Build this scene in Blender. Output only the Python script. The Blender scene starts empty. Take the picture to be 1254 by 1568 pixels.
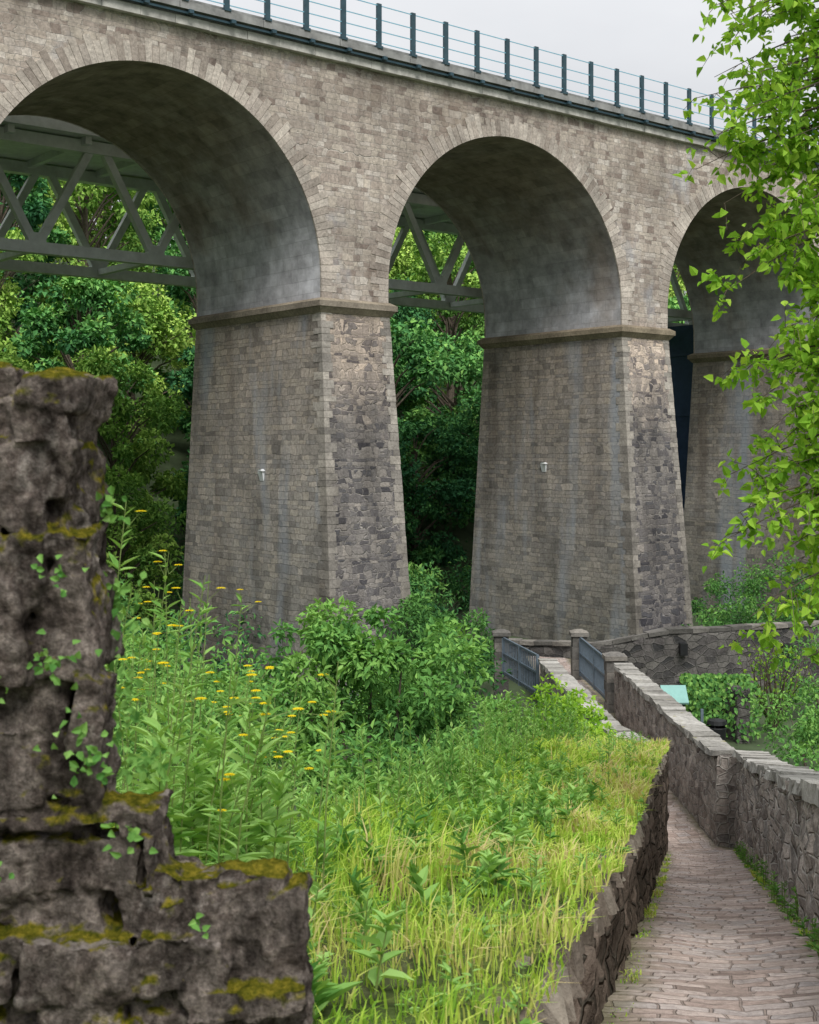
import bpy, math, random
import numpy as np
from mathutils import Vector, noise
rng=np.random.default_rng(11); random.seed(11)
R_=random.random
def U(a,b): return random.uniform(a,b)
scene=bpy.context.scene
# ------------------------------------------------------------------ helpers
def empty(name):
    e=bpy.data.objects.new(name,None); scene.collection.objects.link(e); e.empty_display_size=.2; return e
class G:
    def __init__(s): s.V=[];s.F=[];s.M=[];s.R=[];s.UV=[];s.n=0
    def add(s,V,F,mi=0,r=.5,uv=None):
        V=np.asarray(V,float).reshape(-1,3);F=np.asarray(F,int).reshape(-1,4)
        s.V.append(V);s.F.append(F+s.n);s.M.append(np.full(len(F),mi))
        s.R.append(np.broadcast_to(np.asarray(r,float),(len(V),)).copy())
        s.UV.append(np.zeros((len(V),2)) if uv is None else np.asarray(uv,float).reshape(-1,2)); s.n+=len(V)
    def quad(s,a,b,c,d,uv=None,mi=0,r=.5): s.add([a,b,c,d],[[0,1,2,3]],mi,r,uv)
    def hexa(s,c,mi=0,r=.5,ous=None):
        c=[np.asarray(p,float) for p in c]
        ou=R_()*20 if ous is None else ous
        for q in ((3,2,1,0),(4,5,6,7),(0,1,5,4),(1,2,6,5),(2,3,7,6),(3,0,4,7)):
            p=[c[i] for i in q]; w=np.linalg.norm(p[1]-p[0]);h=np.linalg.norm(p[3]-p[0])
            s.quad(*p,uv=[(ou,ou),(ou+w,ou),(ou+w,ou+h),(ou,ou+h)],mi=mi,r=r)
    def box(s,x0,x1,y0,y1,z0,z1,mi=0,r=.5,j=0):
        c=[(x0,y0,z0),(x1,y0,z0),(x1,y1,z0),(x0,y1,z0),(x0,y0,z1),(x1,y0,z1),(x1,y1,z1),(x0,y1,z1)]
        if j: c=[(a+U(-j,j),b+U(-j,j),d+U(-j,j)) for a,b,d in c]
        s.hexa(c,mi,r)
    def beam(s,p,q,w,h,mi=0,r=.5,up=(0,0,1)):
        p=Vector(p);q=Vector(q);d=(q-p).normalized();u=Vector(up)
        sd=d.cross(u)
        if sd.length<1e-3: sd=d.cross(Vector((1,0,0)))
        sd.normalize();u2=sd.cross(d).normalized()
        a=sd*w/2;b=u2*h/2
        s.hexa([p-a-b,p+a-b,p+a+b,p-a+b,q-a-b,q+a-b,q+a+b,q-a+b],mi,r)
    def tube(s,pts,rad,k=7,mi=0,r=.5):
        pts=[Vector(p) for p in pts];n=len(pts);V=[];UVs=[];L=0
        for i,p in enumerate(pts):
            d=(pts[min(i+1,n-1)]-pts[max(i-1,0)]).normalized()
            x=d.cross(Vector((.31,.95,.1)))
            if x.length<1e-2:x=d.cross(Vector((1,0,0)))
            x.normalize();y=d.cross(x)
            if i:L+=(p-pts[i-1]).length
            for j in range(k):
                a=2*math.pi*j/k;V.append(p+(x*math.cos(a)+y*math.sin(a))*rad[i]);UVs.append((j/k*2*math.pi*rad[0],L))
        F=[]
        for i in range(n-1):
            for j in range(k):
                F.append([i*k+j,i*k+(j+1)%k,(i+1)*k+(j+1)%k,(i+1)*k+j])
        s.add([tuple(v) for v in V],F,mi,r,UVs)
    def build(s,name,mats,parent=None,smooth=False,link=True):
        V=np.concatenate(s.V);F=np.concatenate(s.F);M=np.concatenate(s.M);R=np.concatenate(s.R);UV=np.concatenate(s.UV)
        me=bpy.data.meshes.new(name);me.from_pydata(V.tolist(),[],F.tolist())
        for m in mats: me.materials.append(m)
        me.polygons.foreach_set('material_index',M.astype(np.int32))
        a=me.attributes.new('rnd','FLOAT','POINT');a.data.foreach_set('value',R.astype(np.float32))
        ul=me.uv_layers.new(name='UVMap');ul.data.foreach_set('uv',UV[F.ravel()].astype(np.float32).ravel())
        if smooth: me.polygons.foreach_set('use_smooth',np.ones(len(F),bool))
        me.update()
        if not link: return me
        return obj(name,me,parent)
def obj(name,me,parent=None,loc=None,rot=None,sc=None):
    o=bpy.data.objects.new(name,me);scene.collection.objects.link(o)
    if parent:o.parent=parent
    if loc:o.location=loc
    if rot:o.rotation_euler=rot
    if sc:o.scale=sc
    return o
def nrm(a): return a/(np.linalg.norm(a,axis=1,keepdims=True)+1e-9)
def runit(n): return nrm(rng.normal(size=(n,3)))
def leaves(g,P,D,N,L,W,mi=0,r=.5,six=False,droop=.15,fold=.25):
    n=len(P);D=nrm(D);S=nrm(np.cross(D,N));N2=np.cross(S,D)
    L=np.broadcast_to(L,(n,))[:,None];W=np.broadcast_to(W,(n,))[:,None]
    r=np.broadcast_to(r,(n,))
    tip=P+D*L-N2*L*droop
    if six:
        l1=P+D*L*.3+S*W*.5+N2*W*fold;l2=P+D*L*.66+S*W*.36+N2*(W*fold*.7-L*droop*.4)
        r1=P+D*L*.3-S*W*.5+N2*W*fold;r2=P+D*L*.66-S*W*.36+N2*(W*fold*.7-L*droop*.4)
        V=np.stack([P,l1,l2,tip,r2,r1],1);b=np.arange(n)[:,None]*6
        F=np.concatenate([b+np.array([[0,1,2,3]]),b+np.array([[0,3,4,5]])]);k=6
    else:
        l1=P+D*L*.45+S*W*.5+N2*W*fold;r1=P+D*L*.45-S*W*.5+N2*W*fold
        V=np.stack([P,l1,tip,r1],1);F=np.arange(n)[:,None]*4+np.array([[0,1,2,3]]);k=4
    g.add(V.reshape(-1,3),F,mi,np.repeat(r,k))
def blob_leaves(g,c,rad,n,L,ar=.6,mi=0,six=False,base=.5,var=.25,shell=.55,flat=.8):
    c=np.array(c);U0=runit(n);rr=(shell+(1-shell)*rng.random(n)**.5)[:,None]
    P=c+U0*rr*rad*np.array([1,1,flat])
    D=nrm(U0*.7+rng.normal(size=(n,3))*.6+np.array([0,0,-.15]));N=nrm(U0*.5+np.array([0,0,.8])+rng.normal(size=(n,3))*.45)
    Ls=L*rng.uniform(.6,1.3,n)
    leaves(g,P,D,N,Ls,Ls*ar,mi,np.clip(base+rng.normal(size=n)*var*.6+ (U0[:,2])*.08,0,1),six)
# ------------------------------------------------------------------ materials
class NT:
    def __init__(s,name):
        s.m=bpy.data.materials.new(name);s.m.use_nodes=True;s.t=s.m.node_tree;s.t.nodes.clear()
    def n(s,ty,ins=None,**pr):
        nd=s.t.nodes.new(ty)
        for k,v in pr.items(): setattr(nd,k,v)
        if ins:
            for k,v in ins.items():
                if isinstance(v,bpy.types.NodeSocket): s.t.links.new(v,nd.inputs[k])
                else: nd.inputs[k].default_value=v
        return nd
    def ramp(s,fac,stops,interp='LINEAR'):
        nd=s.n('ShaderNodeValToRGB',{'Fac':fac});cr=nd.color_ramp;cr.interpolation=interp
        while len(cr.elements)<len(stops):cr.elements.new(.5)
        for e,(p,c) in zip(cr.elements,stops):
            e.position=p
            if not hasattr(c,'__len__'):c=(c,c,c)
            e.color=(*c[:3],1)
        return nd.outputs[0]
    def mix(s,f,a,b,mode='MIX'):
        nd=s.n('ShaderNodeMix',data_type='RGBA',blend_type=mode)
        for i,v in ((0,f),(6,a),(7,b)):
            if isinstance(v,bpy.types.NodeSocket): s.t.links.new(v,nd.inputs[i])
            else: nd.inputs[i].default_value=v if i==0 else (*v[:3],1)
        return nd.outputs[2]
    def math(s,op,a,b=0.0,clamp=False):
        nd=s.n('ShaderNodeMath',{0:a,1:b},operation=op);nd.use_clamp=clamp;return nd.outputs[0]
    def noise(s,vec,scale,detail=2,rough=.6,col=False):
        nd=s.n('ShaderNodeTexNoise',{'Vector':vec,'Scale':scale,'Detail':detail,'Roughness':rough})
        return nd.outputs['Color' if col else 'Fac']
    def mapv(s,vec,sc):
        return s.n('ShaderNodeMapping',{'Vector':vec,'Scale':sc}).outputs[0]
    def out(s,sh):
        s.n('ShaderNodeOutputMaterial',{'Surface':sh});return s.m
    def princ(s,col,rough=.9,height=None,bstr=.5,bdist=.03,metal=0,spec=.3):
        ins={'Base Color':col if isinstance(col,bpy.types.NodeSocket) else (*col,1),'Roughness':rough,'Metallic':metal,'Specular IOR Level':spec}
        if height is not None:
            ins['Normal']=s.n('ShaderNodeBump',{'Height':height,'Strength':bstr,'Distance':bdist}).outputs[0]
        return s.n('ShaderNodeBsdfPrincipled',ins).outputs[0]
    def diff(s,col,height=None,bstr=.5,bdist=.03):
        ins={'Color':col,'Roughness':.3}
        if height is not None:
            ins['Normal']=s.n('ShaderNodeBump',{'Height':height,'Strength':bstr,'Distance':bdist}).outputs[0]
        return s.n('ShaderNodeBsdfDiffuse',ins).outputs[0]
def distort(t,vec,amt,scale):
    c=t.noise(vec,scale,1,.6,col=True)
    sub=t.n('ShaderNodeVectorMath',{0:c,1:(.5,.5,.5)},operation='SUBTRACT').outputs[0]
    sc=t.n('ShaderNodeVectorMath',{0:sub,'Scale':amt},operation='SCALE').outputs[0]
    return t.n('ShaderNodeVectorMath',{0:vec,1:sc},operation='ADD').outputs[0]
def pos(t): return t.n('ShaderNodeNewGeometry').outputs['Position']
def posz(t): return t.n('ShaderNodeSeparateXYZ',{0:pos(t)}).outputs[2]
def course_warp(t,uv,ay,ax):
    s=t.n('ShaderNodeSeparateXYZ',{0:uv})
    ny=t.noise(t.mapv(uv,(0,1,0)),1.9,1,.5);nx=t.noise(t.mapv(uv,(1,.6,0)),1.3,2,.6)
    y=t.math('ADD',s.outputs[1],t.math('MULTIPLY',ny,ay));x=t.math('ADD',s.outputs[0],t.math('MULTIPLY',nx,ax))
    return t.n('ShaderNodeCombineXYZ',{0:x,1:y}).outputs[0]
def brick_stone(name,w,h,mort,cols,mcol,dist=.06,bs=.6,stain=(.55,1.15),extra=None,bd=.03,squash=.75,warp=(.5,.9),fs=9,dsc=3.0):
    t=NT(name);uv=t.n('ShaderNodeUVMap').outputs[0]
    v=course_warp(t,uv,*warp) if warp else uv
    v=distort(t,v,dist,dsc)
    b=t.n('ShaderNodeTexBrick',{'Vector':v,'Color1':(0,0,0,1),'Color2':(1,1,1,1),'Mortar':(.5,.5,.5,1),'Scale':1,'Mortar Size':mort,'Mortar Smooth':.7,'Brick Width':w,'Row Height':h},offset=.43,squash=squash,squash_frequency=3)
    b.offset_frequency=2
    c=t.ramp(b.outputs['Color'],[(i/(len(cols)-1),k) for i,k in enumerate(cols)])
    P=pos(t)
    fine=t.noise(P,fs,4,.75);big=t.noise(P,.3,3,.65)
    streak=t.noise(t.mapv(P,(1.2,1.2,.12)),1.0,3,.6)
    c=t.mix(t.math('MULTIPLY',b.outputs['Fac'],t.ramp(big,[(.3,.5),(.7,1.0)])),c,mcol)
    c=t.mix(1,c,t.ramp(fine,[(.25,.6),(.75,1.38)]),'MULTIPLY')
    c=t.mix(1,c,t.ramp(big,[(.3,stain[0]),(.7,stain[1])]),'MULTIPLY')
    c=t.mix(.8,c,t.ramp(streak,[(.3,.62),(.5,1.0),(.75,1.12)]),'MULTIPLY')
    if extra: c=extra(t,c,streak)
    hgt=t.math('ADD',t.math('MULTIPLY',b.outputs['Fac'],-.9),t.math('ADD',t.math('MULTIPLY',fine,1.1),t.math('MULTIPLY',b.outputs['Color'],.3)))
    return t.out(t.diff(c,hgt,bs,bd))
def rubble(name,sx,sy,cols,mcol,edge=.06,dist=.1,bs=.8,stain=(.6,1.15),extra=None,bd=.04,moss=0,mosscol=((.10,.10,.015),(.22,.17,.02))):
    t=NT(name);uv=t.n('ShaderNodeUVMap').outputs[0];uv=distort(t,uv,dist,2.5)
    v=t.mapv(uv,(sx,sy,1))
    v1=t.n('ShaderNodeTexVoronoi',{'Vector':v,'Scale':1,'Randomness':.85},voronoi_dimensions='2D')
    v2=t.n('ShaderNodeTexVoronoi',{'Vector':v,'Scale':1,'Randomness':.85},voronoi_dimensions='2D',feature='DISTANCE_TO_EDGE')
    rnd=t.n('ShaderNodeSeparateXYZ',{0:v1.outputs['Color']}).outputs[0]
    c=t.ramp(rnd,[(i/(len(cols)-1),k) for i,k in enumerate(cols)])
    m=t.ramp(v2.outputs['Distance'],[(edge*.4,0),(edge*1.6,1)])
    P=pos(t);fine=t.noise(P,14,4,.78);mid=t.noise(P,1.6,4,.7)
    c=t.mix(m,mcol,c)
    c=t.mix(1,c,t.ramp(fine,[(.25,.5),(.75,1.5)]),'MULTIPLY')
    c=t.mix(1,c,t.ramp(mid,[(.3,stain[0]),(.7,stain[1])]),'MULTIPLY')
    if moss:
        nz=t.n('ShaderNodeSeparateXYZ',{0:t.n('ShaderNodeNewGeometry').outputs['Normal']}).outputs[2]
        f=t.math('ADD',t.math('MULTIPLY',nz,.45),t.math('ADD',mid,moss-.75))
        f=t.ramp(f,[(.42,0),(.55,1)])
        c=t.mix(f,c,t.ramp(fine,[(.3,mosscol[0]),(.7,mosscol[1])]))
    if extra:c=extra(t,c,mid)
    hgt=t.math('ADD',t.math('MULTIPLY',m,.9),t.math('ADD',t.math('MULTIPLY',fine,.9),t.math('MULTIPLY',rnd,.3)))
    return t.out(t.diff(c,hgt,bs,bd))
def block_mat(name,cols,bs=.5,moss=0,mosscol=((.10,.10,.015),(.22,.17,.02)),extra=None):
    t=NT(name);r=t.n('ShaderNodeAttribute',attribute_name='rnd').outputs['Fac'];P=pos(t)
    c=t.ramp(r,[(i/(len(cols)-1),k) for i,k in enumerate(cols)])
    fine=t.noise(P,11,4,.75);mid=t.noise(P,1.0,3,.6)
    c=t.mix(1,c,t.ramp(fine,[(.25,.58),(.75,1.38)]),'MULTIPLY')
    c=t.mix(1,c,t.ramp(mid,[(.3,.66),(.7,1.15)]),'MULTIPLY')
    if extra: c=extra(t,c)
    if moss:
        nz=t.n('ShaderNodeSeparateXYZ',{0:t.n('ShaderNodeNewGeometry').outputs['Normal']}).outputs[2]
        f=t.math('ADD',t.math('MULTIPLY',nz,.45),t.math('ADD',t.noise(P,4,3,.6),moss-.75))
        c=t.mix(t.ramp(f,[(.42,0),(.55,1)]),c,t.ramp(fine,[(.3,mosscol[0]),(.7,mosscol[1])]))
    return t.out(t.diff(c,fine,bs,.03))
def leaf_mat(name,cols,trans=.35,objvar=True,rough=.55,spec=False):
    t=NT(name);r=t.n('ShaderNodeAttribute',attribute_name='rnd').outputs['Fac']
    if objvar:
        o=t.n('ShaderNodeObjectInfo').outputs['Random'];r=t.math('ADD',r,t.math('MULTIPLY',t.math('SUBTRACT',o,.5),.45),True)
    c=t.ramp(r,[(i/(len(cols)-1),k) for i,k in enumerate(cols)])
    p=t.princ(c,rough,spec=.3) if spec else t.n('ShaderNodeBsdfDiffuse',{'Color':c}).outputs[0]
    if not trans: return t.out(p)
    tr=t.n('ShaderNodeBsdfTranslucent',{'Color':t.mix(1,c,(1.2,1.15,.6),'MULTIPLY')}).outputs[0]
    return t.out(t.n('ShaderNodeMixShader',{0:trans,1:p,2:tr}).outputs[0])
def plain(name,col,rough=.6,metal=0,var=.2,sc=3,bs=.1):
    t=NT(name);f=t.noise(pos(t),sc,3,.65)
    c=t.mix(1,col,t.ramp(f,[(.3,1-var),(.7,1+var)]),'MULTIPLY')
    return t.out(t.princ(c,rough,f,bs,.01,metal))
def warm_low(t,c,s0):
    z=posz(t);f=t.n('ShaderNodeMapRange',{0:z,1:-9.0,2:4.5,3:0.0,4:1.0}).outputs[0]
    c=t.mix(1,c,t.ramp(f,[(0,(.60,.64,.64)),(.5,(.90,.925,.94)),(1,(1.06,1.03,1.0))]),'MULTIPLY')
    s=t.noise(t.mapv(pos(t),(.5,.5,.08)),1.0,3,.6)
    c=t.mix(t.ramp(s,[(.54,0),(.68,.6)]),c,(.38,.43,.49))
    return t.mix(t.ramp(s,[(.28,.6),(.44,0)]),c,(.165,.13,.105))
def wstain(t,c,s0):
    s=t.noise(t.mapv(pos(t),(.35,.35,.2)),1.0,4,.65)
    c=t.mix(t.ramp(s,[(.58,0),(.70,.5)]),c,(.48,.51,.56))
    return t.mix(t.ramp(s,[(.28,.5),(.43,0)]),c,(.23,.175,.135))
M_wall=brick_stone('spandrel_masonry',.38,.20,.010,[(.31,.25,.215),(.50,.435,.375),(.59,.52,.44),(.43,.36,.31),(.68,.62,.55)],(.50,.465,.42),.12,.9,(.70,1.12),wstain)
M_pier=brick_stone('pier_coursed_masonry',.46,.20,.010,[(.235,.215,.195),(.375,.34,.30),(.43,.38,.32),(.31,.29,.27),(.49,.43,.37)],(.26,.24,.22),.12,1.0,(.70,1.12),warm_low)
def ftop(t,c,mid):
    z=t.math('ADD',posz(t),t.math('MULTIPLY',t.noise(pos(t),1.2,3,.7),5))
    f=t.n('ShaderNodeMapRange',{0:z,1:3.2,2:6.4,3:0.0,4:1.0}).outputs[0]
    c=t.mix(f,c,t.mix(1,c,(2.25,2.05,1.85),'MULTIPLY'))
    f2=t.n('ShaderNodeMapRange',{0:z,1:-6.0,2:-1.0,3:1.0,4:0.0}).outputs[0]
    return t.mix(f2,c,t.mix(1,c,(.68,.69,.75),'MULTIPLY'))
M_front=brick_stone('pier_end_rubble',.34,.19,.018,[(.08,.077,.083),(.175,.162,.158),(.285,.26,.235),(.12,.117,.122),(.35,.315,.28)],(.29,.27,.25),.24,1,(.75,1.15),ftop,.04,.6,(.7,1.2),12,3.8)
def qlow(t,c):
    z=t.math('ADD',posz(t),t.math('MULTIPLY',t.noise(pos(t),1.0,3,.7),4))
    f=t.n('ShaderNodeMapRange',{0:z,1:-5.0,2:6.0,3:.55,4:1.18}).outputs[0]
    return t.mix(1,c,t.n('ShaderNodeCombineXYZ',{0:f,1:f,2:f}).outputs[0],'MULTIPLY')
M_vous=block_mat('dressed_stone',[(.38,.325,.28),(.52,.46,.40),(.61,.55,.48),(.46,.405,.355)],.8)
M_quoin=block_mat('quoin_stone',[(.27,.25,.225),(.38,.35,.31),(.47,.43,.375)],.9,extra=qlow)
M_corn=block_mat('cornice_stone',[(.23,.19,.14),(.32,.27,.195),(.28,.25,.22)],.6)
def vault():
    t=NT('vault_render');P=pos(t);uv=t.n('ShaderNodeUVMap').outputs[0]
    a=t.noise(P,.32,4,.6);b=t.noise(P,1.4,4,.7);z=posz(t)
    c=t.ramp(a,[(.3,(.42,.415,.43)),(.5,(.52,.52,.545)),(.7,(.37,.335,.315))])
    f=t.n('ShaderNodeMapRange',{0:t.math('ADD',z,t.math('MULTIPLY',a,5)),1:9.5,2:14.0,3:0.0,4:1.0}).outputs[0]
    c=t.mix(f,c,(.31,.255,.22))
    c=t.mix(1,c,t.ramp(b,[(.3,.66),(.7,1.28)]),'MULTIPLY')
    br=t.n('ShaderNodeTexBrick',{'Vector':distort(t,uv,.05,1),'Color1':(.76,.76,.76,1),'Color2':(1.16,1.16,1.16,1),'Mortar':(.78,.78,.78,1),'Scale':1,'Mortar Size':.012,'Brick Width':.9,'Row Height':.45})
    c=t.mix(.75,c,br.outputs['Color'],'MULTIPLY')
    return t.out(t.diff(c,b,.4,.03))
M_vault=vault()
M_conc=plain('deck_concrete',(.26,.26,.25),.9,0,.35,2,.3)
M_pale=plain('cornice_pale',(.46,.45,.41),.9,0,.3,3,.3)
M_steel=plain('grey_painted_steel',(.55,.58,.57),.5,.0,.15,2)
M_navy=plain('navy_painted_steel',(.028,.05,.10),.45,.1,.2,2)
M_post=plain('dark_railing_steel',(.04,.08,.10),.45,.2,.2,4)
M_wire=plain('railing_wire',(.22,.48,.60),.4,.1,.1,4)
M_white=plain('white_enamel',(.8,.82,.83),.35,0,.05,4)
M_teal=plain('teal_board',(.22,.42,.38),.4,0,.1,4)
M_black=plain('black_metal',(.015,.016,.017),.5,0,.3,4)
M_bark=plain('bark',(.13,.105,.08),.95,0,.45,8,.6)
M_stem=plain('green_stem',(.16,.22,.06),.7,0,.3,8)
M_twig=plain('twig_bark',(.09,.07,.05),.8,0,.3,12)
M_forest=leaf_mat('forest_leaves',[(.11,.24,.055),(.24,.42,.085),(.40,.59,.13),(.56,.71,.18)],.0)
M_forestd=leaf_mat('dark_forest_leaves',[(.045,.145,.065),(.09,.25,.085),(.17,.39,.11),(.30,.52,.13)],.0)
M_bush=leaf_mat('bush_leaves',[(.05,.14,.045),(.095,.235,.065),(.16,.35,.09),(.24,.44,.11)],.2)
M_grass=leaf_mat('grass_blades',[(.13,.28,.04),(.25,.44,.05),(.40,.57,.08),(.52,.60,.14),(.56,.47,.23)],.3,False)
M_weed=leaf_mat('weed_leaves',[(.09,.24,.055),(.21,.41,.10),(.38,.59,.19)],.3,False)
M_tree=leaf_mat('maple_leaves',[(.12,.26,.03),(.24,.46,.05),(.42,.62,.09)],.4,False)
M_yel=leaf_mat('yellow_petals',[(.75,.60,.02),(.85,.72,.04)],.2,False)
M_bank=rubble('bank_soil',2,2,[(.07,.10,.03),(.11,.14,.04),(.09,.10,.05)],(.06,.08,.03),.05,.3,.6)
M_ground=plain('ground_soil',(.06,.085,.04),.95,0,.4,.5,.5)
M_lwall=rubble('mossy_wall_rubble',3.8,5.4,[(.06,.05,.04),(.12,.095,.075),(.19,.15,.12)],(.08,.07,.055),.05,.14,1,(.55,1.2),moss=.16,mosscol=((.12,.13,.015),(.30,.24,.03)))
M_rwall=rubble('path_wall_rubble',4.4,6.4,[(.17,.145,.13),(.31,.27,.24),(.46,.405,.36),(.39,.345,.305),(.24,.22,.205)],(.50,.47,.425),.06,.18,1,(.62,1.2))
M_dwall=rubble('dark_wall_rubble',2.6,4.4,[(.06,.06,.06),(.13,.12,.115),(.19,.18,.165)],(.15,.145,.135),.05,.12,1,(.6,1.15))
M_cop=block_mat('coping_stone',[(.25,.24,.215),(.37,.355,.325),(.45,.435,.40)],.9,moss=.09,mosscol=((.12,.13,.03),(.24,.21,.06)))
M_mossb=block_mat('mossy_block',[(.11,.09,.07),(.19,.16,.13),(.29,.26,.21)],.9,moss=.20,mosscol=((.14,.14,.015),(.36,.28,.03)))
M_dpost=block_mat('post_stone',[(.12,.115,.105),(.19,.18,.165),(.26,.24,.21)],.7)
def path_extra(t,c,s0):
    x=t.n('ShaderNodeSeparateXYZ',{0:t.n('ShaderNodeUVMap').outputs[0]}).outputs[0]
    e=t.math('ADD',t.math('ABSOLUTE',t.math('SUBTRACT',x,.66)),t.math('MULTIPLY',t.math('SUBTRACT',t.noise(pos(t),2.5,4,.7),.5),.45))
    c=t.mix(t.ramp(t.noise(pos(t),1.3,3,.7),[(.48,0),(.66,.5)]),c,(.34,.28,.24))
    return t.mix(t.ramp(e,[(.42,0),(.62,.85)]),c,(.15,.14,.08))
M_path=brick_stone('path_setts',.215,.135,.009,[(.30,.235,.205),(.46,.365,.32),(.56,.46,.41),(.43,.385,.365),(.62,.52,.47)],(.24,.195,.165),.055,1.0,(.82,1.12),path_extra,.02,.9,(.08,.25),18,5)
def rockmat():
    t=NT('weathered_rock_wall');P=pos(t)
    a=t.noise(P,5.5,5,.72);b=t.noise(P,38,6,.8);st=t.noise(t.mapv(P,(13,13,3.5)),1,4,.65)
    c=t.ramp(a,[(.30,(.045,.037,.032)),(.42,(.14,.115,.098)),(.50,(.25,.215,.185)),(.57,(.13,.105,.09)),(.66,(.37,.33,.29)),(.76,(.18,.145,.12))])
    c=t.mix(1,c,t.ramp(b,[(.32,.30),(.5,1.0),(.66,1.9)]),'MULTIPLY')
    c=t.mix(1,c,t.ramp(st,[(.36,.40),(.6,1.3)]),'MULTIPLY')
    g=t.n('ShaderNodeNewGeometry');nz=t.n('ShaderNodeSeparateXYZ',{0:g.outputs['Normal']}).outputs[2]
    ns=t.noise(P,7,4,.7)
    f=t.ramp(t.math('ADD',t.math('MULTIPLY',nz,.20),ns),[(.62,0),(.70,1)])
    c=t.mix(f,c,t.ramp(b,[(.35,(.05,.065,.01)),(.5,(.18,.17,.02)),(.62,(.38,.31,.04))]))
    pale=t.ramp(t.math('SUBTRACT',t.math('MULTIPLY',nz,.3),t.math('MULTIPLY',ns,.6)),[(-.03,0),(.04,.7)])
    c=t.mix(pale,c,t.mix(1,(.50,.44,.39),t.ramp(b,[(.3,.5),(.7,1.4)]),'MULTIPLY'))
    h=t.math('ADD',t.math('MULTIPLY',b,1.6),t.math('ADD',a,st))
    return t.out(t.diff(c,h,1,.03))
M_rock=rockmat()
M_rail=plain('galvanised_rail',(.15,.19,.23),.5,.2,.2,6)
# ------------------------------------------------------------------ viaduct
d=np.array([.7755,.6314,0]);b=np.array([-.6314,.7755,0]);A=np.array([-2.97,44.,0])
def Vp(t,n,z): return A+t*d-n*b+np.array([0,0,z])
PIT=15.05;PW=2.85;RA=6.1;ZS=5.15;ZC=5.8;ZT=13.2;D=8.3
viaduct=empty('stone_viaduct')
g=G();gv=G();gb=G()
T0=PIT*-3;T1=PIT*5+PW
for k in range(-3,6):
    t0=PIT*k
    for n_ in (0,-D):
        g.quad(Vp(t0,n_,ZS),Vp(t0+PW,n_,ZS),Vp(t0+PW,n_,ZT),Vp(t0,n_,ZT),[(t0,ZS),(t0+PW,ZS),(t0+PW,ZT),(t0,ZT)])
    if k==5:break
    ta=t0+PW;tc=ta+RA;NS=48
    pts=[(tc-RA*math.cos(math.pi*i/NS),ZC+RA*math.sin(math.pi*i/NS)) for i in range(NS+1)]
    for (a0,z0),(a1,z1) in zip(pts[:-1],pts[1:]):
        for n_ in (0,-D):
            g.quad(Vp(a0,n_,z0),Vp(a1,n_,z1),Vp(a1,n_,ZT),Vp(a0,n_,ZT),[(a0,z0),(a1,z1),(a1,ZT),(a0,ZT)])
    prof=[(ta,ZS)]+pts+[(ta+2*RA,ZS)];L=0
    for (a0,z0),(a1,z1) in zip(prof[:-1],prof[1:]):
        l=math.hypot(a1-a0,z1-z0)
        gv.quad(Vp(a0,0,z0),Vp(a0,-D,z0),Vp(a1,-D,z1),Vp(a1,0,z1),[(0,L),(D,L),(D,L+l),(0,L+l)]);L+=l
    NV=84
    for n_,s_ in ((0,1),(-D,-1)):
        for i in range(NV):
            a0=math.pi*i/NV+.0013;a1=math.pi*(i+1)/NV-.0013
            Lr=(.52 if i%2 else .74)+U(-.13,.13)
            pr=.010+U(0,.014);r=R_()
            c=[]
            for nn in ((n_-.05*s_),(n_+pr*s_)):
                for (aa,rr) in ((a0,RA-.012),(a1,RA-.012),(a1,RA+Lr),(a0,RA+Lr)):
                    c.append(Vp(tc-rr*math.cos(aa),nn,ZC+rr*math.sin(aa)))
            gb.hexa(c,0,r)
        for side in (0,1):
            zz=ZS;i=0
            while zz<ZC-.05:
                h=(ZC-ZS)/3;w=(.62 if i%2 else .4)+U(-.05,.05);e=ta if side==0 else ta+2*RA;sg=-1 if side==0 else 1
                aa,bb=e-sg*.012,e+sg*w;lo,hi=min(aa,bb),max(aa,bb)
                lo_n,hi_n=sorted((n_-.05*s_,n_+(.012+U(0,.012))*s_))
                gb.hexa([Vp(lo,hi_n,zz+.006),Vp(hi,hi_n,zz+.006),Vp(hi,lo_n,zz+.006),Vp(lo,lo_n,zz+.006),Vp(lo,hi_n,zz+h-.006),Vp(hi,hi_n,zz+h-.006),Vp(hi,lo_n,zz+h-.006),Vp(lo,lo_n,zz+h-.006)],0,R_())
                zz+=h;i+=1
g.build('spandrel_walls',[M_wall],viaduct);gv.build('arch_vaults',[M_vault],viaduct);gb.build('voussoir_rings',[M_vous],viaduct)
gp=G();gq=G();gc=G();gw=G()
ZB=-11.0;ZP=4.7
def bat(z): 
    f=(ZP-z)/(ZP+8.1);return .33*f,1.12*f,.7*f
def pier_pt(t0,side,fr,z,dt=0,dn=0):
    a,cf,cb=bat(z);t=t0-a-.03 if side==0 else t0+PW+a+.03
    n=cf+.03 if fr else -D-cb-.03
    return Vp(t+dt,n+dn,z)
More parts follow.
